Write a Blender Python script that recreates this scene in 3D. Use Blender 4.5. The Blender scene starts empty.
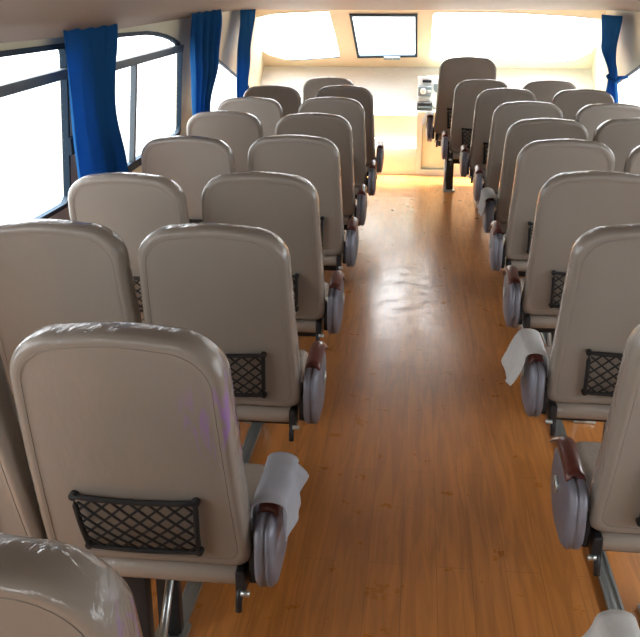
import bpy, bmesh, math, random
from mathutils import Vector, Matrix
from mathutils.geometry import tessellate_polygon
S = bpy.context.scene
COL = S.collection
PI = math.pi

# ------------------------------------------------------------------ materials
def new_mat(name):
    m = bpy.data.materials.new(name); m.use_nodes = True
    nt = m.node_tree
    return m, nt, nt.nodes['Principled BSDF']

def plain(name, col, rough=.5, metal=0., coat=0., bump=0., bscale=40., spec=.5):
    m, nt, p = new_mat(name)
    p.inputs['Roughness'].default_value = rough
    p.inputs['Metallic'].default_value = metal
    p.inputs['Coat Weight'].default_value = coat
    p.inputs['Coat Roughness'].default_value = .12
    p.inputs['Specular IOR Level'].default_value = spec
    tc = nt.nodes.new('ShaderNodeTexCoord')
    nz = nt.nodes.new('ShaderNodeTexNoise'); nz.inputs['Scale'].default_value = bscale; nz.inputs['Detail'].default_value = 4
    nt.links.new(tc.outputs['Object'], nz.inputs['Vector'])
    mx = nt.nodes.new('ShaderNodeMix'); mx.data_type = 'RGBA'
    mx.inputs['A'].default_value = (*[c*.93 for c in col], 1)
    mx.inputs['B'].default_value = (*[min(1, c*1.07) for c in col], 1)
    nt.links.new(nz.outputs['Fac'], mx.inputs['Factor'])
    nt.links.new(mx.outputs['Result'], p.inputs['Base Color'])
    if bump:
        b = nt.nodes.new('ShaderNodeBump'); b.inputs['Strength'].default_value = bump; b.inputs['Distance'].default_value = .01
        nt.links.new(nz.outputs['Fac'], b.inputs['Height']); nt.links.new(b.outputs['Normal'], p.inputs['Normal'])
    return m

def vinyl(name, col, stain=False):
    """beige seat cloth under clear wrinkled plastic film"""
    m, nt, p = new_mat(name); L = nt.links
    p.inputs['Roughness'].default_value = .75
    p.inputs['Specular IOR Level'].default_value = .25
    p.inputs['Coat Weight'].default_value = 1
    p.inputs['Coat Roughness'].default_value = .12
    p.inputs['Coat IOR'].default_value = 1.45
    tc = nt.nodes.new('ShaderNodeTexCoord')
    oi = nt.nodes.new('ShaderNodeObjectInfo')
    add = nt.nodes.new('ShaderNodeVectorMath'); add.operation = 'ADD'
    L.new(tc.outputs['Object'], add.inputs[0]); L.new(oi.outputs['Location'], add.inputs[1])
    nz = nt.nodes.new('ShaderNodeTexNoise'); nz.inputs['Scale'].default_value = 6; nz.inputs['Detail'].default_value = 3
    L.new(add.outputs[0], nz.inputs['Vector'])
    mx = nt.nodes.new('ShaderNodeMix'); mx.data_type = 'RGBA'
    mx.inputs['A'].default_value = (*[c*.94 for c in col], 1); mx.inputs['B'].default_value = (*[c*1.05 for c in col], 1)
    L.new(nz.outputs['Fac'], mx.inputs['Factor'])
    out = mx.outputs['Result']
    if stain:                      # purple ink smears on the film at the aisle-side shoulder
        mp = nt.nodes.new('ShaderNodeMapping'); mp.inputs['Scale'].default_value = (38, 16, 10)
        mp.inputs['Rotation'].default_value = (0, .5, 0)
        L.new(tc.outputs['Object'], mp.inputs['Vector'])
        n2 = nt.nodes.new('ShaderNodeTexNoise'); n2.inputs['Scale'].default_value = 1.0; n2.inputs['Detail'].default_value = 5; n2.inputs['Distortion'].default_value = 1.2
        L.new(mp.outputs[0], n2.inputs['Vector'])
        sx = nt.nodes.new('ShaderNodeSeparateXYZ'); L.new(tc.outputs['Object'], sx.inputs[0])
        d = nt.nodes.new('ShaderNodeVectorMath'); d.operation = 'DISTANCE'
        d.inputs[1].default_value = (.235, -.20, .87); L.new(tc.outputs['Object'], d.inputs[0])
        mr = nt.nodes.new('ShaderNodeMapRange'); mr.inputs['From Min'].default_value = .03; mr.inputs['From Max'].default_value = .15
        mr.inputs['To Min'].default_value = 1; mr.inputs['To Max'].default_value = 0
        L.new(d.outputs['Value'], mr.inputs['Value'])
        cr = nt.nodes.new('ShaderNodeMapRange'); cr.inputs['From Min'].default_value = .50; cr.inputs['From Max'].default_value = .62
        L.new(n2.outputs['Fac'], cr.inputs['Value'])
        mu = nt.nodes.new('ShaderNodeMath'); mu.operation = 'MULTIPLY'; L.new(mr.outputs[0], mu.inputs[0]); L.new(cr.outputs[0], mu.inputs[1])
        mm = nt.nodes.new('ShaderNodeMix'); mm.data_type = 'RGBA'; mm.inputs['B'].default_value = (.33, .17, .55, 1)
        L.new(mu.outputs[0], mm.inputs['Factor']); L.new(out, mm.inputs['A']); out = mm.outputs['Result']
    L.new(out, p.inputs['Base Color'])
    # film wrinkles on the coat only
    mp = nt.nodes.new('ShaderNodeMapping'); mp.inputs['Scale'].default_value = (14, 10, 5); mp.inputs['Rotation'].default_value = (.3, .7, .2)
    L.new(add.outputs[0], mp.inputs['Vector'])
    w = nt.nodes.new('ShaderNodeTexNoise'); w.inputs['Scale'].default_value = 1.6; w.inputs['Detail'].default_value = 5; w.inputs['Distortion'].default_value = 1.5
    L.new(mp.outputs[0], w.inputs['Vector'])
    b = nt.nodes.new('ShaderNodeBump'); b.inputs['Strength'].default_value = .55; b.inputs['Distance'].default_value = .012
    L.new(w.outputs['Fac'], b.inputs['Height']); L.new(b.outputs['Normal'], p.inputs['Coat Normal'])
    f = nt.nodes.new('ShaderNodeTexNoise'); f.inputs['Scale'].default_value = 350
    L.new(tc.outputs['Object'], f.inputs['Vector'])
    b2 = nt.nodes.new('ShaderNodeBump'); b2.inputs['Strength'].default_value = .12; b2.inputs['Distance'].default_value = .002
    L.new(f.outputs['Fac'], b2.inputs['Height']); L.new(b2.outputs['Normal'], p.inputs['Normal'])
    return m

def floor_mat():
    m, nt, p = new_mat('wood_floor'); L = nt.links
    tc = nt.nodes.new('ShaderNodeTexCoord')
    sx = nt.nodes.new('ShaderNodeSeparateXYZ'); L.new(tc.outputs['Object'], sx.inputs[0])
    cb = nt.nodes.new('ShaderNodeCombineXYZ'); L.new(sx.outputs['Y'], cb.inputs['X']); L.new(sx.outputs['X'], cb.inputs['Y'])
    br = nt.nodes.new('ShaderNodeTexBrick')
    br.inputs['Scale'].default_value = 1; br.inputs['Brick Width'].default_value = 1.15; br.inputs['Row Height'].default_value = .105
    br.inputs['Mortar Size'].default_value = .0013; br.inputs['Mortar Smooth'].default_value = .3
    br.inputs['Color1'].default_value = (.62, .240, .056, 1); br.inputs['Color2'].default_value = (.56, .215, .049, 1)
    br.inputs['Mortar'].default_value = (.42, .16, .038, 1)
    L.new(cb.outputs[0], br.inputs['Vector'])
    mp = nt.nodes.new('ShaderNodeMapping'); mp.inputs['Scale'].default_value = (26, 1.8, 1); L.new(tc.outputs['Object'], mp.inputs['Vector'])
    g = nt.nodes.new('ShaderNodeTexNoise'); g.inputs['Scale'].default_value = 1.3; g.inputs['Detail'].default_value = 7; g.inputs['Distortion'].default_value = 1.1
    L.new(mp.outputs[0], g.inputs['Vector'])
    cr = nt.nodes.new('ShaderNodeValToRGB'); cr.color_ramp.elements[0].position = .36; cr.color_ramp.elements[1].position = .62
    cr.color_ramp.elements[0].color = (.70, .66, .60, 1); cr.color_ramp.elements[1].color = (1.08, 1.08, 1.08, 1)
    L.new(g.outputs['Fac'], cr.inputs['Fac'])
    mx = nt.nodes.new('ShaderNodeMix'); mx.data_type = 'RGBA'; mx.blend_type = 'MULTIPLY'; mx.inputs['Factor'].default_value = .75
    L.new(br.outputs['Color'], mx.inputs['A']); L.new(cr.outputs['Color'], mx.inputs['B'])
    # scuffs and dust in the walked part of the aisle
    n = nt.nodes.new('ShaderNodeTexNoise'); n.inputs['Scale'].default_value = 9; n.inputs['Detail'].default_value = 8; n.inputs['Roughness'].default_value = .68
    L.new(tc.outputs['Object'], n.inputs['Vector'])
    d = nt.nodes.new('ShaderNodeVectorMath'); d.operation = 'DISTANCE'
    ms = nt.nodes.new('ShaderNodeMapping'); ms.inputs['Scale'].default_value = (2.3, .62, 1); L.new(tc.outputs['Object'], ms.inputs['Vector'])
    L.new(ms.outputs[0], d.inputs[0]); d.inputs[1].default_value = (-.02*2.3, 5.0*.62, 0)
    mr = nt.nodes.new('ShaderNodeMapRange'); mr.inputs['From Min'].default_value = .2; mr.inputs['From Max'].default_value = 1.25
    mr.inputs['To Min'].default_value = 1; mr.inputs['To Max'].default_value = 0; L.new(d.outputs['Value'], mr.inputs['Value'])
    sc = nt.nodes.new('ShaderNodeMapRange'); sc.inputs['From Min'].default_value = .50; sc.inputs['From Max'].default_value = .66
    L.new(n.outputs['Fac'], sc.inputs['Value'])
    mu = nt.nodes.new('ShaderNodeMath'); mu.operation = 'MULTIPLY'; L.new(mr.outputs[0], mu.inputs[0]); L.new(sc.outputs[0], mu.inputs[1])
    m2 = nt.nodes.new('ShaderNodeMix'); m2.data_type = 'RGBA'; m2.inputs['B'].default_value = (.23, .15, .10, 1)
    mf = nt.nodes.new('ShaderNodeMath'); mf.operation = 'MULTIPLY'; mf.inputs[1].default_value = .6; L.new(mu.outputs[0], mf.inputs[0])
    L.new(mf.outputs[0], m2.inputs['Factor']); L.new(mx.outputs['Result'], m2.inputs['A'])
    L.new(m2.outputs['Result'], p.inputs['Base Color'])
    r = nt.nodes.new('ShaderNodeMapRange'); r.inputs['From Min'].default_value = .3; r.inputs['From Max'].default_value = .7
    r.inputs['To Min'].default_value = .24; r.inputs['To Max'].default_value = .42; L.new(n.outputs['Fac'], r.inputs['Value'])
    L.new(r.outputs[0], p.inputs['Roughness'])
    cw = nt.nodes.new('ShaderNodeMapRange'); cw.inputs['To Min'].default_value = .85; cw.inputs['To Max'].default_value = .15
    L.new(mu.outputs[0], cw.inputs['Value']); L.new(cw.outputs[0], p.inputs['Coat Weight'])
    p.inputs['Specular IOR Level'].default_value = .6
    p.inputs['Coat Roughness'].default_value = .2
    b = nt.nodes.new('ShaderNodeBump'); b.inputs['Strength'].default_value = .08; b.inputs['Distance'].default_value = .004
    L.new(g.outputs['Fac'], b.inputs['Height']); L.new(b.outputs['Normal'], p.inputs['Normal'])
    return m

def glass_mat():
    m = bpy.data.materials.new('window_glass'); m.use_nodes = True; nt = m.node_tree; nt.nodes.clear(); L = nt.links
    o = nt.nodes.new('ShaderNodeOutputMaterial'); t = nt.nodes.new('ShaderNodeBsdfTransparent'); g = nt.nodes.new('ShaderNodeBsdfGlossy')
    t.inputs[0].default_value = (.97, .985, 1, 1); g.inputs['Roughness'].default_value = .02
    lw = nt.nodes.new('ShaderNodeMapRange'); ly = nt.nodes.new('ShaderNodeLayerWeight'); ly.inputs['Blend'].default_value = .5; L.new(ly.outputs['Facing'], lw.inputs['Value']); lw.inputs['From Min'].default_value = .4; lw.inputs['To Min'].default_value = .03; lw.inputs['To Max'].default_value = .35
    mx = nt.nodes.new('ShaderNodeMixShader'); L.new(lw.outputs[0], mx.inputs[0]); L.new(t.outputs[0], mx.inputs[1]); L.new(g.outputs[0], mx.inputs[2])
    L.new(mx.outputs[0], o.inputs[0]); return m

def cloth_mat(name, col, trans=.35, bscale=260):
    m = bpy.data.materials.new(name); m.use_nodes = True; nt = m.node_tree; nt.nodes.clear(); L = nt.links
    o = nt.nodes.new('ShaderNodeOutputMaterial'); d = nt.nodes.new('ShaderNodeBsdfDiffuse'); t = nt.nodes.new('ShaderNodeBsdfTranslucent')
    tc = nt.nodes.new('ShaderNodeTexCoord'); n = nt.nodes.new('ShaderNodeTexNoise'); n.inputs['Scale'].default_value = bscale
    L.new(tc.outputs['Object'], n.inputs['Vector'])
    mx = nt.nodes.new('ShaderNodeMix'); mx.data_type = 'RGBA'; mx.inputs['A'].default_value = (*[c*.85 for c in col], 1); mx.inputs['B'].default_value = (*col, 1)
    L.new(n.outputs['Fac'], mx.inputs['Factor']); L.new(mx.outputs['Result'], d.inputs[0])
    t.inputs[0].default_value = (*[min(1, c*1.5) for c in col], 1)
    s = nt.nodes.new('ShaderNodeMixShader'); s.inputs[0].default_value = trans; L.new(d.outputs[0], s.inputs[1]); L.new(t.outputs[0], s.inputs[2])
    L.new(s.outputs[0], o.inputs[0]); return m

M = dict(
    vinyl=vinyl('seat_vinyl', (.285, .252, .216)),
    vinyl_stained=vinyl('seat_vinyl_ink_smeared', (.285, .252, .216), True),
    cushion=vinyl('cushion_vinyl', (.36, .315, .268)),
    piping=plain('seat_piping', (.26, .224, .188), .7),
    net=plain('net_cord', (.012, .011, .011), .8, bump=.3, bscale=500),
    grey=plain('armrest_grey_shell', (.21, .215, .26), .42, .25),
    pad=plain('armrest_red_brown', (.115, .022, .014), .3, coat=.4),
    dark=plain('dark_steel', (.035, .035, .038), .45, .5),
    alu=plain('aluminium', (.55, .60, .60), .3, .85),
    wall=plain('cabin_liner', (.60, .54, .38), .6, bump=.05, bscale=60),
    cream=plain('cream_gelcoat', (.80, .82, .70), .35, bump=.03, bscale=30),
    white=plain('white_gelcoat', (.88, .88, .84), .35),
    pale=plain('pale_yellow_gelcoat', (.84, .87, .66), .4),
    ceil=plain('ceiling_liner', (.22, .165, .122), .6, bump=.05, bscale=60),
    frame=plain('window_frame_paint', (.008, .024, .042), .6, 0, spec=.2),
    framegrey=plain('window_bar_grey', (.07, .09, .105), .5),
    gasket=plain('gasket', (.03, .12, .22), .5),
    device=plain('device_grey', (.22, .28, .31), .4),
    black=plain('device_black', (.02, .02, .022), .4),
    floor=floor_mat(), glass=glass_mat(),
    curtain=cloth_mat('blue_curtain', (.028, .13, .32), .5),
    foam=cloth_mat('white_foam_sheet', (.70, .70, .68), .25, 120),
    film=cloth_mat('grey_white_film', (.55, .57, .62), .35, 60),
)

# ------------------------------------------------------------------ mesh helpers
class MB:
    def __init__(s): s.v = []; s.f = []; s.sm = []
    def add(s, vs, fs, smooth=False):
        n = len(s.v); s.v += [tuple(v) for v in vs]; s.f += [tuple(i+n for i in f) for f in fs]; s.sm += [smooth]*len(fs)
    def box(s, x0, x1, y0, y1, z0, z1, bev=0., seg=3):
        bm = bmesh.new()
        bmesh.ops.create_cube(bm, size=1)
        for v in bm.verts:
            v.co = Vector(((x0+x1)/2+v.co.x*(x1-x0), (y0+y1)/2+v.co.y*(y1-y0), (z0+z1)/2+v.co.z*(z1-z0)))
        if bev: bmesh.ops.bevel(bm, geom=bm.edges[:]+bm.verts[:], offset=bev, segments=seg, profile=.5, affect='EDGES')
        bm.verts.index_update()
        s.add([v.co[:] for v in bm.verts], [[v.index for v in f.verts] for f in bm.faces], bool(bev)); bm.free()
    def tube(s, pts, r, n=8, closed=False, smooth=True):
        P = [Vector(p) for p in pts]; m = len(P); vs = []; fs = []
        for i, p in enumerate(P):
            a = P[(i-1) % m] if (closed or i > 0) else p; b = P[(i+1) % m] if (closed or i < m-1) else p
            t = (b-a).normalized(); up = Vector((0, 0, 1)) if abs(t.z) < .9 else Vector((1, 0, 0))
            u = t.cross(up).normalized(); w = u.cross(t)
            for k in range(n):
                an = 2*PI*k/n; vs.append(p+u*math.cos(an)*r+w*math.sin(an)*r)
        for i in range(m if closed else m-1):
            j = (i+1) % m
            for k in range(n): fs.append([i*n+k, i*n+(k+1) % n, j*n+(k+1) % n, j*n+k])
        if not closed: fs += [list(range(n))[::-1], [(m-1)*n+k for k in range(n)]]
        s.add(vs, fs, smooth)
    def grid(s, fn, nu, nv, smooth=True, th=None):
        """sheet fn(i/nu, j/nv)->Vector, optional thickness"""
        A = [[Vector(fn(i/nu, j/nv)) for j in range(nv+1)] for i in range(nu+1)]
        vs = [A[i][j] for i in range(nu+1) for j in range(nv+1)]
        fs = [[i*(nv+1)+j, (i+1)*(nv+1)+j, (i+1)*(nv+1)+j+1, i*(nv+1)+j+1] for i in range(nu) for j in range(nv)]
        if th:
            nrm = []
            for i in range(nu+1):
                for j in range(nv+1):
                    a = A[min(i+1, nu)][j]-A[max(i-1, 0)][j]; b = A[i][min(j+1, nv)]-A[i][max(j-1, 0)]
                    nrm.append(a.cross(b).normalized())
            N = len(vs); vs = vs+[v-n*th for v, n in zip(vs, nrm)]
            fs = fs+[[q+N for q in f][::-1] for f in fs]
            st = nv+1
            for i in range(nu):
                fs += [[i*st, i*st+N, (i+1)*st+N, (i+1)*st], [i*st+nv, (i+1)*st+nv, (i+1)*st+nv+N, i*st+nv+N]]
            for j in range(nv):
                fs += [[j, j+1, j+1+N, j+N], [nu*st+j, nu*st+j+N, nu*st+j+1+N, nu*st+j+1]]
        s.add(vs, fs, smooth)
    def prism(s, poly, fn, holes=(), smooth=False):
        """poly/holes in 2D; fn(a,b,k) -> 3D for k=0 (front) and 1 (back)"""
        loops = [list(poly)]+[list(h) for h in holes]
        flat = [p for l in loops for p in l]
        tris = tessellate_polygon([[Vector((a, b, 0)) for a, b in l] for l in loops])
        N = len(flat)
        vs = [fn(a, b, 0) for a, b in flat]+[fn(a, b, 1) for a, b in flat]
        fs = [list(t) for t in tris]+[[q+N for q in t][::-1] for t in tris]
        s.add(vs, fs, False)
        o = 0; sf = []
        for l in loops:
            n = len(l)
            for i in range(n): sf.append([o+i, o+(i+1) % n, o+(i+1) % n+N, o+i+N])
            o += n
        s.add(vs, sf, smooth)
    def build(s, name, mat, parent=None, kind=None):
        me = bpy.data.meshes.new(name); me.from_pydata(s.v, [], s.f)
        for p, f in zip(me.polygons, s.sm): p.use_smooth = f
        bm = bmesh.new(); bm.from_mesh(me); bmesh.ops.remove_doubles(bm, verts=bm.verts, dist=1e-5); bmesh.ops.recalc_face_normals(bm, faces=bm.faces); bm.to_mesh(me); bm.free()
        me.materials.append(mat)
        o = bpy.data.objects.new(name, me); COL.objects.link(o)
        if parent: o.parent = parent
        if kind: o['kind'] = kind
        return o

def tag(o, label, cat, group=None):
    o['label'] = label; o['category'] = cat
    if group: o['group'] = group
    return o
def empty(name, loc):
    o = bpy.data.objects.new(name, None); o.location = loc; o.empty_display_size = .1; COL.objects.link(o); return o
def copy_tree(o, parent=None):
    c = o.copy(); COL.objects.link(c)
    if parent: c.parent = parent
    for ch in [x for x in ALL.get(o.name, [])]: copy_tree(ch, c)
    return c
ALL = {}
def index_children():
    ALL.clear()
    for o in bpy.data.objects:
        if o.parent: ALL.setdefault(o.parent.name, []).append(o)

# ------------------------------------------------------------------ seat
ZB, HB = .460, .592
def back_outline():
    hb, ht, H = .230, .212, HB
    pts = []
    def arc(cx, cz, r, a0, a1, n, rz=None):
        for k in range(n+1):
            a = a0+(a1-a0)*k/n; pts.append((cx+r*math.cos(a), cz+(rz or r)*math.sin(a)))
    def line(a, b, n):
        for k in range(1, n): pts.append((a[0]+(b[0]-a[0])*k/n, a[1]+(b[1]-a[1])*k/n))
    rb, rx, rz = .035, .105, .095
    arc(hb-rb, rb, rb, -PI/2, 0, 5)
    line((hb, rb), (ht, H-rz-.008), 8)
    arc(ht-rx, H-rz-.008, rx, 0, PI/2, 10, rz)
    for k in range(1, 10):
        t = k/10; x = (ht-rx)*(1-2*t); pts.append((x, H-.008+.008*math.sin(PI*t)))
    arc(-(ht-rx), H-rz-.008, rx, PI/2, PI, 10, rz)
    line((-ht, H-rz-.008), (-hb, rb), 8)
    arc(-(hb-rb), rb, rb, PI, 1.5*PI, 5)
    line((-(hb-rb), 0), (hb-rb, 0), 10)
    return pts
def yb(v):      # rear surface of the backrest, leaning back towards the top
    t = v/HB
    return -.155-.140*t-.010*math.sin(PI*t)
def back_pt(u, v, t): return (u, yb(v)+t, ZB+v)
OUT = back_outline()
def back_ring(d, t, sc=1.):
    cv = HB*.5
    return [back_pt(u*(1-d/.23)*sc, cv+(v-cv)*(1-d/(HB/2))*sc, t) for u, v in OUT]
def make_backrest(mat, parent):
    rings = [back_ring(.03, .004, s) for s in (.05, .3, .55, .8, .95)]
    for d, t in ((.030, .004), (.026, .0032), (.021, .0018), (.012, .001), (.004, .008), (0, .020), (-.001, .045), (0, .072), (.006, .092), (.018, .106), (.04, .112)):
        rings.append(back_ring(d, t))
    rings += [back_ring(.04, .114+.004*(1-s), s) for s in (.8, .5, .25, .05)]
    mb = MB(); n = len(OUT); vs = [p for r in rings for p in r]
    fs = [[i*n+k, i*n+(k+1) % n, (i+1)*n+(k+1) % n, (i+1)*n+k] for i in range(len(rings)-1) for k in range(n)]
    fs += [list(range(n))[::-1], [(len(rings)-1)*n+k for k in range(n)]]
    mb.add(vs, fs, True)
    b = mb.build('backrest', mat, parent)
    p = MB(); p.tube(back_ring(.0265, .003), .0012, 6, True); p.build('piping', M['piping'], b)
    return b
def make_net(parent):
    v0, v1, wb_, wt_ = .055, .200, .122, .130
    def pt(a, b):   # a in -1..1, b in 0..1
        w = wb_+(wt_-wb_)*b; v = v0+(v1-v0)*b
        sag = .010*math.sin(PI*min(1, max(0, b)))*(1-a*a*.6)
        return Vector(back_pt(a*w, v, -.009-sag))
    fr = MB()
    path = []
    for k in range(13): path.append(pt(-1+2*k/12, 0)+Vector((0, 0, -.004*math.sin(PI*k/12))))
    for k in range(1, 6): path.append(pt(1, k/6))
    for k in range(13): path.append(pt(1-2*k/12, 1)+Vector((0, 0, -.006*math.sin(PI*k/12))))
    for k in range(1, 6): path.append(pt(-1, 1-k/6))
    fr.tube(path, .0065, 8, True)
    for a, b in ((-1, 0), (1, 0), (-1, 1), (1, 1)):
        q = pt(a, b); fr.tube([q+Vector((0, -.004, 0)), q+Vector((0, .014, 0))], .009, 12)
    f = fr.build('net_pocket', M['net'], parent)
    nt = MB(); cells = 6.6; rows = 4.2
    slope = (2/cells)/(1/rows)
    for sgn in (1, -1):
        k = -20
        while k < 30:
            a0 = -1+2*k/cells
            pts = []
            for j in range(0, 23):
                b = j/22; a = a0+sgn*slope*b*1.0
                if -1 <= a <= 1: pts.append(pt(a, b)+Vector((0, .0012*sgn, 0)))
            if len(pts) > 2: nt.tube(pts, .0029, 5)
            k += 1
    nt.build('netting', M['net'], f)
def make_seat(kind, stained=False, legx=None):
    """kind: side of the aisle armrest (+1 right, -1 left, 0 none)"""
    r = empty('passenger_seat', (0, 0, 0))
    make_backrest(M['vinyl_stained'] if stained else M['vinyl'], r)
    make_net(r)
    c = MB()
    c.box(-.212, .212, -.150, .27, .402, .458, .026, 4)
    c.box(-.21, .21, -.09, .26, .42, .50, .03, 4)
    c.build('seat_cushion', M['cushion'], r)
    s = kind or 1
    f = MB(); f.box(-.19, .19, -.04, .22, .35, .405, .004, 2); f.build('seat_frame', M['dark'], r)
    for ly in (-.08, .16):
        lg = MB(); x = -s*.06 if legx is None else legx; lg.box(x-.03, x+.03, ly-.018, ly+.018, .008, .41, .004, 2); lg.build('leg', M['dark'], r)
    st = MB()
    st.tube([(x+s*.035, -.14, .02), (x+s*.035, .02, .20), (x+s*.035, .14, .34)], .011, 8)
    st.build('brace', M['alu'], r)
    fp = MB(); fp.box(x-.045, x+.045, -.15, .20, .0, .014, .003, 2); fp.build('foot_plate', M['alu'], r)
    h = MB()
    h.box(s*.205-.011, s*.205+.011, -.165, -.10, .395, .458, .005, 2)
    if kind: h.box(s*.232-.009, s*.232+.009, -.150, -.06, .42, .51, .005, 2)
    h.tube([(s*.204, -.155, .42), (s*.202, -.168, .385), (s*.202, -.172, .362)], .008, 8)
    hg = h.build('recline_bracket', M['dark'], r)
    bl = MB(); bl.tube([(s*.206, -.166, .405), (s*.226, -.166, .405)], .007, 8); bl.build('bolt', M['alu'], hg)
    if kind:
        a = MB()
        prof = []
        def arc(cy, cz, ry, rz, a0, a1, n):
            for k in range(n+1):
                t = a0+(a1-a0)*k/n; prof.append((cy+ry*math.cos(t), cz+rz*math.sin(t)))
        # side profile (y forward, z up)
        arc(-.085, .49, .095, .085, PI, 1.5*PI, 8)          # rear lower curve
        arc(-.02, .520, .12, .115, -PI/2, 0, 8)
        prof += [(.085, .575), (.05, .592), (-.02, .598), (-.10, .600), (-.155, .596), (-.178, .575)]
        x0, x1 = s*.240, s*.284
        def inset(d):
            cy, cz = -.045, .51
            return [(cy+(y-cy)*(1-d/.13), cz+(z-cz)*(1-d/.09)) for y, z in prof]
        layers = [(x0, .006), (x0+s*.005, 0), (x0+s*.018, 0), (x0+s*.020, .004), (x0+s*.024, .004), (x0+s*.026, 0), (x1-s*.012, 0), (x1-s*.003, .008), (x1, .02), (x1+s*.004, .06)]
        n = len(prof); vs = [(x, y, z) for x, d in layers for y, z in inset(d)]
        fs = [[i*n+k, i*n+(k+1) % n, (i+1)*n+(k+1) % n, (i+1)*n+k] for i in range(len(layers)-1) for k in range(n)]
        fs += [list(range(n))[::-1], [(len(layers)-1)*n+k for k in range(n)]]
        a.add(vs, fs, True)
        ar = a.build('armrest', M['grey'], r)
        p = MB()
        def top(u, v):
            y = -.12+.26*u
            z = .603+.014*math.sin(PI*min(1, u*1.0))-.055*max(0, u-.6)**1.2*2
            an = PI*v
            return (s*.262+math.cos(an)*.0235, y, z-.012+.022*math.sin(an))
        p.grid(top, 12, 10, True, .014)
        p.build('armrest_pad', M['pad'], ar)
        d = MB(); d.tube([(s*.287, -.03, .53), (s*.293, -.03, .53)], .022, 20); d.build('pivot_cap', M['alu'], ar)
        ar.location.z = -.014
    return r

# ------------------------------------------------------------------ place the seats
TOPY = .24
B = [(-.527, .80), (-.556, 1.51), (-.553, 2.315), (-.561, 3.10), (-.566, 4.03), (-.573, 4.87), (-.557, 5.72), (-.545, 6.57)]
A = [(-1.02, 1.50), (-1.02, 2.31), (-1.035, 3.03), (-1.046, 3.945), (-1.08, 4.91), (-1.075, 5.67), (-1.07, 6.52)]
Cc = [(.645, .93), (.657, 1.73), (.652, 2.44), (.662, 3.25), (.660, 4.035), (.675, 4.78), (.665, 5.61), (.609, 6.465), (.485, 7.215)]
Dd = [(1.135, 4.02), (1.14, 4.835), (1.156, 5.555), (1.133, 6.45), (1.00, 7.177)]
ordw = ['', 'second', 'third', 'fourth', 'fifth', 'sixth', 'seventh', 'eighth', 'ninth', 'tenth']
pr = make_seat(1); prS = make_seat(1, True); pl = make_seat(-1); pw = make_seat(0)
front_proto = make_seat(-1, False, -.09)
index_children()
used = set()
def put(proto, x, ytop, label, group, scale=None):
    if proto.name in used: o = copy_tree(proto)
    else: o = proto; used.add(proto.name)
    o.location = (x, ytop+TOPY, 0)
    if scale: o.scale = scale
    tag(o, label, 'seat', group); return o
GB, GA, GC, GD = 'seats along the left side of the aisle', 'seats along the left windows', 'seats along the right side of the aisle', 'seats along the right windows'
lb = ['beige seat in bottom left corner, cut off by frame, purple smears on its plastic film',
      'largest beige seat, whole net pocket in view and film-wrapped armrest, left of the aisle',
      'beige seat left of the aisle, next ahead of the largest seat, net half hidden',
      'beige seat left of the aisle, second ahead of the largest seat',
      'dark grey-beige seat left of the aisle, third ahead of the largest seat',
      'grey-beige seat left of the aisle, fourth ahead of the largest seat',
      'grey-beige seat left of the aisle, second last of its column with an armrest',
      'grey-beige seat left of the aisle, farthest of its column with an armrest']
for i, (x, y) in enumerate(B): put(prS if i < 2 else pr, x, y, lb[i], GB)
la = ['beige seat at left picture edge, only a strip showing left of the largest seat',
      'wide pale beige seat at left edge below the nearest window, glossy film over its top',
      'pale beige window seat standing before the lower end of the first blue curtain',
      'grey window seat right of the first blue curtain, below the second window',
      'pale grey window seat below the narrow cream pillar and second blue curtain',
      'grey window seat just right of the second blue curtain',
      'pale seat at far left below the third blue curtain and left windshield']
for i, (x, y) in enumerate(A): put(pw, x, y, la[i], GA)
put(pw, -.727, 7.27, 'lone dark seat farthest on the left side, below the left windshield corner', GB)
lc = ['beige seat in lower right corner, white cloth over armrest',
      'beige seat cut by the right picture edge, red-brown armrest pad beside bare floor',
      'beige seat right of the aisle with a white cloth hung on its armrest',
      'beige seat right of the aisle, next ahead of the one with the white cloth',
      'grey-beige seat right of the aisle, second ahead of the one with the white cloth',
      'grey-beige seat right of the aisle with small white foam wrap on its armrest',
      'grey-beige seat right of the aisle, third behind the tall front seat',
      'grey-beige seat right of the aisle, second behind the tall front seat',
      'grey-beige seat right of the aisle directly behind the tall front seat']
for i, (x, y) in enumerate(Cc): put(pl, x, y, lc[i], GC)
ld = ['seat at right picture edge, only a narrow dark strip of its backrest showing',
      'grey window seat at right edge, second nearest of the right window column',
      'grey-beige window seat in the right column, third of five from near',
      'pale beige window seat below the tied blue curtain on the right',
      'small dark-topped seat farthest away in the right window column']
for i, (x, y) in enumerate(Dd): put(pw, x, y, ld[i], GD)
front = put(front_proto, .40, 7.86, 'tall upright beige seat farthest forward in the right aisle column, beside the instruments', GC, (1.14, 1.0, 1.125))

# ------------------------------------------------------------------ wraps on the armrests
def wrap(name, x, y0, y1, s, label, cat, mat, out=.05, drop=.13, seed=1, z=.0, flap=0., grp='wraps over the armrests'):
    rnd = random.Random(seed); ph = [rnd.random()*6 for _ in range(6)]
    def fn(u, v):
        # v: 0 inner hem -> 1 outer hem ; u along the armrest
        y = y0+(y1-y0)*u
        wob = .006*math.sin(9*u+ph[0]+3*v)+.004*math.sin(17*u+ph[1]+7*v)
        t = v
        if t < .22:  px, pz = .230, .56+.05*(t/.22)+.0
        elif t < .55:
            a = PI*(1-(t-.22)/.33); px, pz = .266+.036*math.cos(a), .615+.022*math.sin(a)
        else:
            q = (t-.55)/.45; px, pz = .302+out*q**1.3, .612-drop*q*(1+.25*flap*math.sin(PI*u))
        yy = y+wob+flap*.05*max(0, t-.55)*(u-.5)
        return (x+s*(px+wob*(.3 if t < .55 else 1)), yy, pz+z-.016+wob*.5)
    mb = MB(); mb.grid(fn, 16, 24, True, .003); o = mb.build(name, mat)
    return tag(o, label, cat, grp)
cloc = lambda L, i: (L[i][0], L[i][1]+TOPY)
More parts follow.
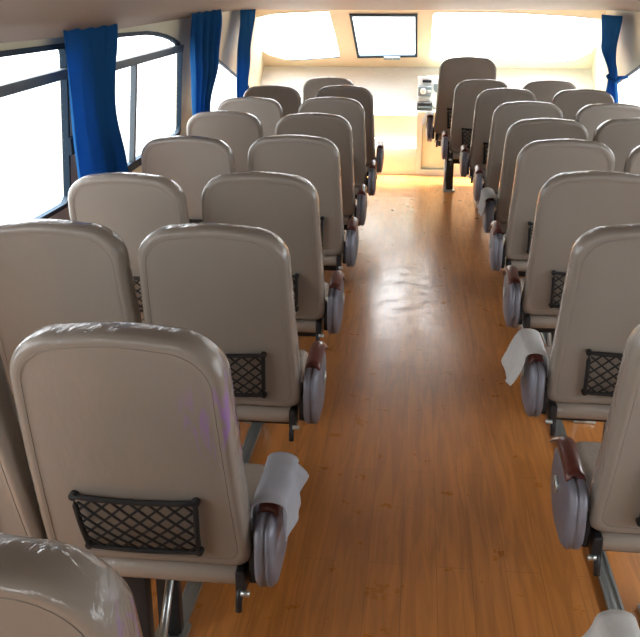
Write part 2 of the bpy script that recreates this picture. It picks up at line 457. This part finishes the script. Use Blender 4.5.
x, y = cloc(B, 1); wrap('plastic_wrap', x, y-.14, y+.10, 1, 'translucent white film around the armrest of the largest left seat', 'wrap', M['film'], .012, .055, 3, flap=.3)
x, y = cloc(Cc, 2); wrap('cloth_wrap', x, y-.13, y+.07, -1, 'white cloth draped on the armrest of a right aisle seat, corner hanging over the floor', 'cloth', M['foam'], .040, .085, 5, flap=1)
x, y = cloc(Cc, 5); wrap('foam_wrap', x, y-.20, y+.06, -1, 'small white foam wrap far up the right aisle column', 'wrap', M['foam'], .012, .09, 7)
x, y = cloc(Cc, 0); wrap('cloth_wrap', x, y-.12, y+.16, -1, 'white textured cloth in bottom right corner over the nearest armrest', 'cloth', M['foam'], .06, .12, 9, flap=.6)
wrap('foam_wrap', .40-.037, 7.86+TOPY-.17, 7.86+TOPY+.10, -1, 'white wrap on the armrest of the tall front seat', 'wrap', M['foam'], .02, .07, 11, z=.072)

# ------------------------------------------------------------------ cabin shell
def trimz(y):
    P_ = [(-2, 1.522), (3.9, 1.527), (5.04, 1.554), (7.0, 1.60), (9.5, 1.62)]
    for (a, b), (c, d) in zip(P_, P_[1:]):
        if y <= c: return b+(d-b)*(y-a)/(c-a)
    return 1.62
XL, XR, Z0, SL = -1.50, 1.58, 1.55, .15
def wl(z): return XL-(Z0-z)*SL
def wr(z): return XR+(Z0-z)*SL
Y0, Y1 = -1.6, 9.35
fl = MB(); fl.box(-1.85, 1.95, Y0, Y1, -.05, 0); fl.build('floor', M['floor'], kind='structure')
W = {  # window outlines in (along the hull, up)
    'near': [(.2, .71), (1.85, .71), (1.85, 1.455), (.2, 1.455)],
    'first': [(2.25, .72), (3.90, .72), (3.945, .75), (3.815, 1.43), (3.79, 1.459), (2.25, 1.457)],
    'second': [(4.3, .69), (5.90, .745), (5.94, .79), (5.785, 1.325), (5.70, 1.383), (5.55, 1.415), (5.38, 1.440), (5.18, 1.46), (4.98, 1.472), (4.5, 1.477), (4.3, 1.47)],
    'third': [(6.42, .62), (8.35, .66), (8.42, .72), (8.42, .872), (7.92, .985), (6.96, 1.197), (6.42, 1.315)],
}
wn = [0]
def side_wall(name, wx, sg):
    outer = [(Y0, 0), (Y1, 0)]+[(yy, trimz(yy)) for yy in (Y1, 8, 7, 6, 5.04, 4.4, 3.9, 2, Y0)]
    mb = MB(); mb.prism(outer, lambda a, b, k: (wx(b)+sg*.035*k, a, b), list(W.values()))
    mb.build(name, M['wall'], kind='structure')
    for key, poly in W.items():
        wn[0] += 1
        cy = sum(p[0] for p in poly)/len(poly); cz = sum(p[1] for p in poly)/len(poly)
        ww = .022 if key != 'third' else .014
        hy = max(p[0] for p in poly)-cy; hz = max(p[1] for p in poly)-cz
        inner = [(cy+(a-cy)*(1-ww/hy), cz+(b-cz)*(1-ww/hz)) for a, b in poly]
        fr = MB(); fr.prism(poly, lambda a, b, k: (wx(b)+sg*(-.006+.030*k), a, b), [inner])
        root = fr.build('window_%d' % wn[0], M['frame'], kind='structure')
        g = MB(); g.prism(inner, lambda a, b, k: (wx(b)+sg*(.014+.004*k), a, b)); g.build('window_pane', M['glass'], root)
        if key in ('first', 'near', 'second'):
            a0, a1 = min(p[0] for p in poly)+.01, max(p[0] for p in poly)-(.19 if key == 'second' else .12)
            za, zb_ = {'first': (1.295, 1.334), 'near': (1.29, 1.325), 'second': (1.318, 1.343)}[key]
            t = MB(); t.prism([(a0, za-.021), (a1, zb_-.021), (a1+.006, zb_+.021), (a0, za+.021)], lambda a, b, k: (wx(b)+sg*(-.02+.04*k), a, b))
            t.build('window_transom', M['framegrey'], root)
        if key == 'second':
            t = MB(); t.prism([(4.91, .72), (4.945, .72), (4.84, 1.31), (4.81, 1.31)], lambda a, b, k: (wx(b)+sg*(-.005+.03*k), a, b)); t.build('window_mullion', M['framegrey'], root)
        if key == 'first':
            t = MB(); t.prism([(3.86, .97), (3.93, .97), (3.90, 1.05), (3.83, 1.05)], lambda a, b, k: (wx(b)-sg*(.008+.022*(1-k)), a, b)); t.build('window_latch', M['frame'], root)
side_wall('wall_left', wl, -1); side_wall('wall_right', wr, 1)

# ceiling with its curved side coves
def topz(y):
    P_ = [(-2, 2.0), (4.0, 1.97), (6.3, 1.86), (8.23, 1.602), (9.5, 1.602)]
    for (a, b), (c, d) in zip(P_, P_[1:]):
        if y <= c: return b+(d-b)*(y-a)/(c-a)
    return 1.602
ys = [Y0, 0, 1.5, 3, 3.9, 4.5, 5.04, 6, 7, 7.6, 8.23, 8.5]
def ceil(u, v):
    k = u*(len(ys)-1); i = min(int(k), len(ys)-2); y_ = ys[i]+(ys[i+1]-ys[i])*(k-i)
    x_ = XL+.0+(XR-XL)*v
    e = min(x_-XL, XR-x_)/1.5
    sh = math.sin(min(1, e)*PI/2)**.75
    tz = min(trimz(y_), topz(y_)) if y_ > 8 else trimz(y_)
    return (x_, y_, tz+(topz(y_)-tz)*sh)
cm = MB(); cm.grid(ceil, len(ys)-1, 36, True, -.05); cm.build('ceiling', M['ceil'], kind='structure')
for i, (wx, sg) in enumerate(((wl, 1), (wr, -1))):
    t = MB(); t.tube([(wx(trimz(q))+sg*.004, q, trimz(q)-.002) for q in (Y0, 0, 2, 3.9, 4.5, 5.04, 6, 7, 8.2)], .009, 8)
    t.build('trim_%d' % (i+1), M['wall'], kind='structure')

# rear bulkhead behind the camera with an opening added to light near left seats
rb = MB(); rb.prism([(-1.85, 0), (1.95, 0), (1.58, 1.52), (1.2, 1.8), (.4, 2.0), (-.4, 2.0), (-1.2, 1.8), (-1.5, 1.52)], lambda a, b, k: (a, Y0-.06*k, b), [[(-1.35, .75), (-.15, .75), (-.15, 1.78), (-1.1, 1.70), (-1.35, 1.5)]])
rb.build('wall_back', M['wall'], kind='structure')

# raked windshield panel
def fy(z): return 9.0-1.607*(z-1.12)
def fp(x, z, k, off=0.): return (x, fy(z)+off+.045*k, z+.02*k)
wsl = [(-1.60, 1.46), (-1.50, 1.49), (-1.38, 1.515), (-1.1, 1.533), (-.83, 1.54), (-.805, 1.32), (-.79, 1.13), (-.80, 1.103), (-1.0, 1.088), (-1.2, 1.072), (-1.35, 1.075), (-1.5, 1.12), (-1.60, 1.19)]
wsc = [(-.655, 1.512), (-.045, 1.512), (-.034, 1.108), (-.622, 1.094)]
wsr = [(.09, 1.515), (.12, 1.536), (.5, 1.533), (.85, 1.526), (1.3, 1.50), (1.60, 1.475), (1.66, 1.30), (1.60, 1.17), (1.48, 1.09), (1.25, 1.06), (1.0, 1.08), (.76, 1.105), (.45, 1.10), (.12, 1.08), (.085, 1.10)]
fw_ = MB(); fw_.prism([(-1.85, 1.0), (1.95, 1.0), (1.72, 1.61), (-1.64, 1.61)], lambda a, b, k: fp(a, b, k), [wsl, wsc, wsr])
fw_.build('wall_front', M['wall'], kind='structure')
def screen(n, poly, w, mat, off=-.006):
    cx = sum(p[0] for p in poly)/len(poly); cz = sum(p[1] for p in poly)/len(poly)
    hx = max(p[0] for p in poly)-cx; hz = max(p[1] for p in poly)-cz
    inn = [(cx+(a-cx)*(1-w/hx), cz+(b-cz)*(1-w/hz)) for a, b in poly]
    f = MB(); f.prism(poly, lambda a, b, k: fp(a, b, k*.6, off), [inn]); r = f.build('window_%d' % n, mat, kind='structure')
    g = MB(); g.prism(inn, lambda a, b, k: fp(a, b, .4+k*.12)); g.build('window_pane', M['glass'], r); return r
r9 = screen(9, wsl, .006, M['white']); r10 = screen(10, wsc, .022, M['frame'], -.02); r11 = screen(11, wsr, .006, M['white'])
g = MB(); g.tube([Vector(fp(a, b, 0, -.012)) for a, b in ((-.80, 1.107), (-.9, 1.098), (-1.0, 1.09), (-1.2, 1.074), (-1.3, 1.073))], .007, 6); g.build('window_gasket', M['gasket'], r9)
g = MB(); g.tube([Vector(fp(a, b, 0, -.012)) for a, b in ((.3, 1.10), (.76, 1.107), (1.0, 1.082), (1.25, 1.063), (1.42, 1.08))], .006, 6); g.build('window_gasket', M['gasket'], r11)
h = MB(); h.box(-.36, -.20, fy(1.11)-.075, fy(1.11)-.03, 1.085, 1.115, .006, 2); h.box(-.33, -.27, fy(1.11)-.10, fy(1.11)-.07, 1.09, 1.11, .004, 2); h.build('window_handle', M['device'], r10)

# dash slope, step and risers at the bow
dm = MB()
dm.prism([(8.88, .560), (9.21, 1.005), (9.30, 1.005), (9.30, .50), (8.88, .54)], lambda a, b, k: (-1.84+3.77*k, a, b))
dm.build('dashboard', M['white'], kind='structure')
r2 = MB(); r2.box(-1.84, -.012, 8.868, 8.95, .345, .566); r2.build('trim_3', M['pale'], kind='structure')
st = MB(); st.box(-1.84, -.012, 8.82, 8.97, .265, .345, .004, 2); st.build('trim_4', M['white'], kind='structure')
bs = MB(); bs.box(-1.84, -.012, 8.75, 8.95, 0, .265, .004, 2); bs.build('trim_5', M['cream'], kind='structure')
cb = MB()
cb.prism([(-.012, 0), (1.93, 0), (1.93, .60), (-.012, .60)], lambda a, b, k: (a, 8.75+.10*k, b), [[(.04, .055), (.30, .055), (.30, .585), (.04, .585)]])
cb.box(-.012, 1.93, 8.85, 8.95, 0, .60)
cb.box(-.014, 1.93, 8.735, 8.95, .60, .620, .004, 2)
cb.build('console', M['cream'], kind='structure')
dr = MB(); dr.box(.045, .295, 8.80, 8.82, .06, .58, .003, 2)
for k in range(5): dr.box(.050, .056, 8.796, 8.80, .38+k*.025, .39+k*.025)
dr.build('door_1', M['pale'], kind='structure')

# instruments on the console
hs = MB(); hs.box(-.02, .115, 8.875, 9.05, .70, .742, .004, 2); hs.box(-.02, .24, 8.92, 9.10, .62, .93, .008, 2)
tag(hs.build('instrument_housing', M['white']), 'white moulded instrument housing on the console beside the tall front seat', 'housing')
d1 = MB(); d1.box(-.02, .128, 8.80, 8.915, .621, .698, .008, 2); o = d1.build('switch_box', M['black']); tag(o, 'black rectangular box lowest of the instruments on the console', 'control box')
q = MB(); q.box(-.008, .115, 8.796, 8.80, .650, .664); q.build('front_strip', M['device'], o)
d2 = MB(); d2.box(-.015, .115, 8.85, 8.918, .757, .845, .006, 2); o = d2.build('marine_radio', M['device']); tag(o, 'grey radio unit with round white dial above the black box', 'radio')
q = MB(); q.tube([(.035, 8.852, .802), (.035, 8.840, .802)], .030, 20); q.build('dial', M['white'], o)
q = MB(); q.box(.075, .108, 8.843, 8.852, .790, .812, .003, 2); q.build('display', M['white'], o)
d3 = MB(); d3.box(.025, .112, 8.895, 8.925, .878, .905, .004, 2); tag(d3.build('display_strip', M['black']), 'thin black strip topmost of the console instruments', 'display')
hd = MB(); hd.prism([(.135, .868), (.178, .868), (.180, .83), (.168, .79), (.150, .79), (.136, .82)], lambda a, b, k: (a, 8.880+.030*k, b)); o = hd.build('radio_handset', M['device'])
tag(o, 'grey handset hanging right of the radio with coiled dark cord', 'handset')
q = MB(); q.tube([(.115, 8.87, .70), (.128, 8.86, .66), (.155, 8.86, .635), (.185, 8.87, .655), (.195, 8.88, .72), (.165, 8.89, .795)], .004, 6); q.build('cord', M['black'], o)

# seat tracks
for i, x in enumerate((-.605, .605)):
    t = MB(); t.box(x-.020, x+.020, .1, 7.75, 0, .012, .003, 2)
    t.box(x-.022, x-.014, .1, 7.75, .006, .020); t.box(x+.014, x+.022, .1, 7.75, .006, .020)
    t.build('trim_%d' % (6+i), M['alu'], kind='structure')

# ------------------------------------------------------------------ curtains
def curtain(xf, prof, folds, label, sg=1, tie=None, seed=0, amp=.022):
    """prof: list of (z, y_start, y_end)"""
    rnd = random.Random(seed); ph = rnd.random()*6
    prof = sorted(prof)
    def at(z):
        for a, b in zip(prof, prof[1:]):
            if z <= b[0]:
                t = (z-a[0])/(b[0]-a[0]); t = t*t*(3-2*t); return a[1]+(b[1]-a[1])*t, a[2]+(b[2]-a[2])*t
        return prof[-1][1:]
    z0, z1 = prof[0][0], prof[-1][0]
    def fn(u, v):
        z = z0+(z1-z0)*v; a, b = at(z); w = (b-a)
        am = amp*(.8+.4*math.sin(3*v+ph))*(1-.75*v**8)
        return (xf(z)+am*math.cos(u*folds*2*PI+ph+.8*math.sin(2*v+ph)), a+w*u+.01*math.sin(u*folds*4*PI), z)
    mb = MB(); mb.grid(fn, folds*12, 30, True, .003)
    o = mb.build('curtain', M['curtain'])
    tag(o, label, 'curtain', 'blue curtains')
    if tie:
        a, b = at(tie); t = MB()
        pts = []
        for k in range(20):
            an = 2*PI*k/20; pts.append((xf(tie)+(amp+.012)*math.cos(an), (a+b)/2+((b-a)/2+.012)*math.sin(an), tie+.01*math.sin(an)))
        t.tube(pts, .012, 8, True)
        t.tube([(xf(tie)+sg*0, (a+b)/2, tie), (xf(tie)-sg*.10, (a+b)/2-.05, tie+.012)], .012, 8); t.build('curtain_tie', M['curtain'], o)
    return o
curtain(lambda z: -1.435, [(.62, 3.70, 4.33), (.85, 3.64, 4.22), (1.15, 3.62, 4.12), (1.54, 3.59, 4.26)], 4, 'wide blue curtain between the first and second left windows', seed=1, tie=None)
curtain(lambda z: -1.43, [(.75, 5.63, 5.95), (.95, 5.60, 6.02), (1.25, 5.62, 6.30), (1.57, 5.66, 6.52)], 4, 'blue curtain left of the slanted side window, beside the cream pillar', seed=2)
curtain(lambda z: -1.43, [(.75, 7.12, 7.34), (.95, 7.10, 7.38), (1.2, 7.12, 7.58), (1.56, 7.25, 7.92)], 3, 'narrow blue curtain at the left edge of the left windshield', seed=3)
curtain(lambda z: 1.50-.0*(z-1), [(.70, 7.14, 7.38), (.84, 7.00, 7.50), (1.06, 7.18, 7.45), (1.28, 7.30, 7.92), (1.52, 7.22, 8.04)], 3, 'blue curtain tied in the middle at the right edge of the right windshield', sg=-1, tie=1.06, seed=4)

# ------------------------------------------------------------------ light, camera
w = bpy.data.worlds.new('sky'); S.world = w; w.use_nodes = True; nt = w.node_tree
bg = nt.nodes['Background']
tc = nt.nodes.new('ShaderNodeTexCoord'); sx = nt.nodes.new('ShaderNodeSeparateXYZ'); nt.links.new(tc.outputs['Generated'], sx.inputs[0])
cr = nt.nodes.new('ShaderNodeValToRGB'); cr.color_ramp.elements[0].position = .40; cr.color_ramp.elements[0].color = (.62, .64, .66, 1)
cr.color_ramp.elements[1].position = .52; cr.color_ramp.elements[1].color = (1, 1, 1, 1)
mr = nt.nodes.new('ShaderNodeMapRange'); mr.inputs['From Min'].default_value = -1; nt.links.new(sx.outputs['Z'], mr.inputs['Value'])
nt.links.new(mr.outputs[0], cr.inputs['Fac']); nt.links.new(cr.outputs['Color'], bg.inputs['Color'])
bg.inputs['Strength'].default_value = 6.0
sl = bpy.data.lights.new('sun', 'SUN'); sl.energy = 44; sl.angle = math.radians(22); sl.color = (1, 1, .97)
so = bpy.data.objects.new('sun', sl); COL.objects.link(so); so.location = (0, 12, 8)
so.rotation_euler = Vector((-.05, math.cos(math.radians(82)), math.sin(math.radians(82)))).to_track_quat('Z', 'Y').to_euler()
cam = bpy.data.cameras.new('camera'); co = bpy.data.objects.new('camera', cam); COL.objects.link(co)
cam.sensor_fit = 'HORIZONTAL'; cam.sensor_width = 36; cam.lens = 880/640*36
co.location = (0, 0, 1.63); co.rotation_euler = (math.radians(90-19.868), 0, math.radians(6.282)); S.camera = co
vs_ = S.view_settings; vs_.view_transform = 'Standard'; vs_.look = 'None'; vs_.gamma = 1; vs_.use_curve_mapping = False; vs_.exposure = 0.1
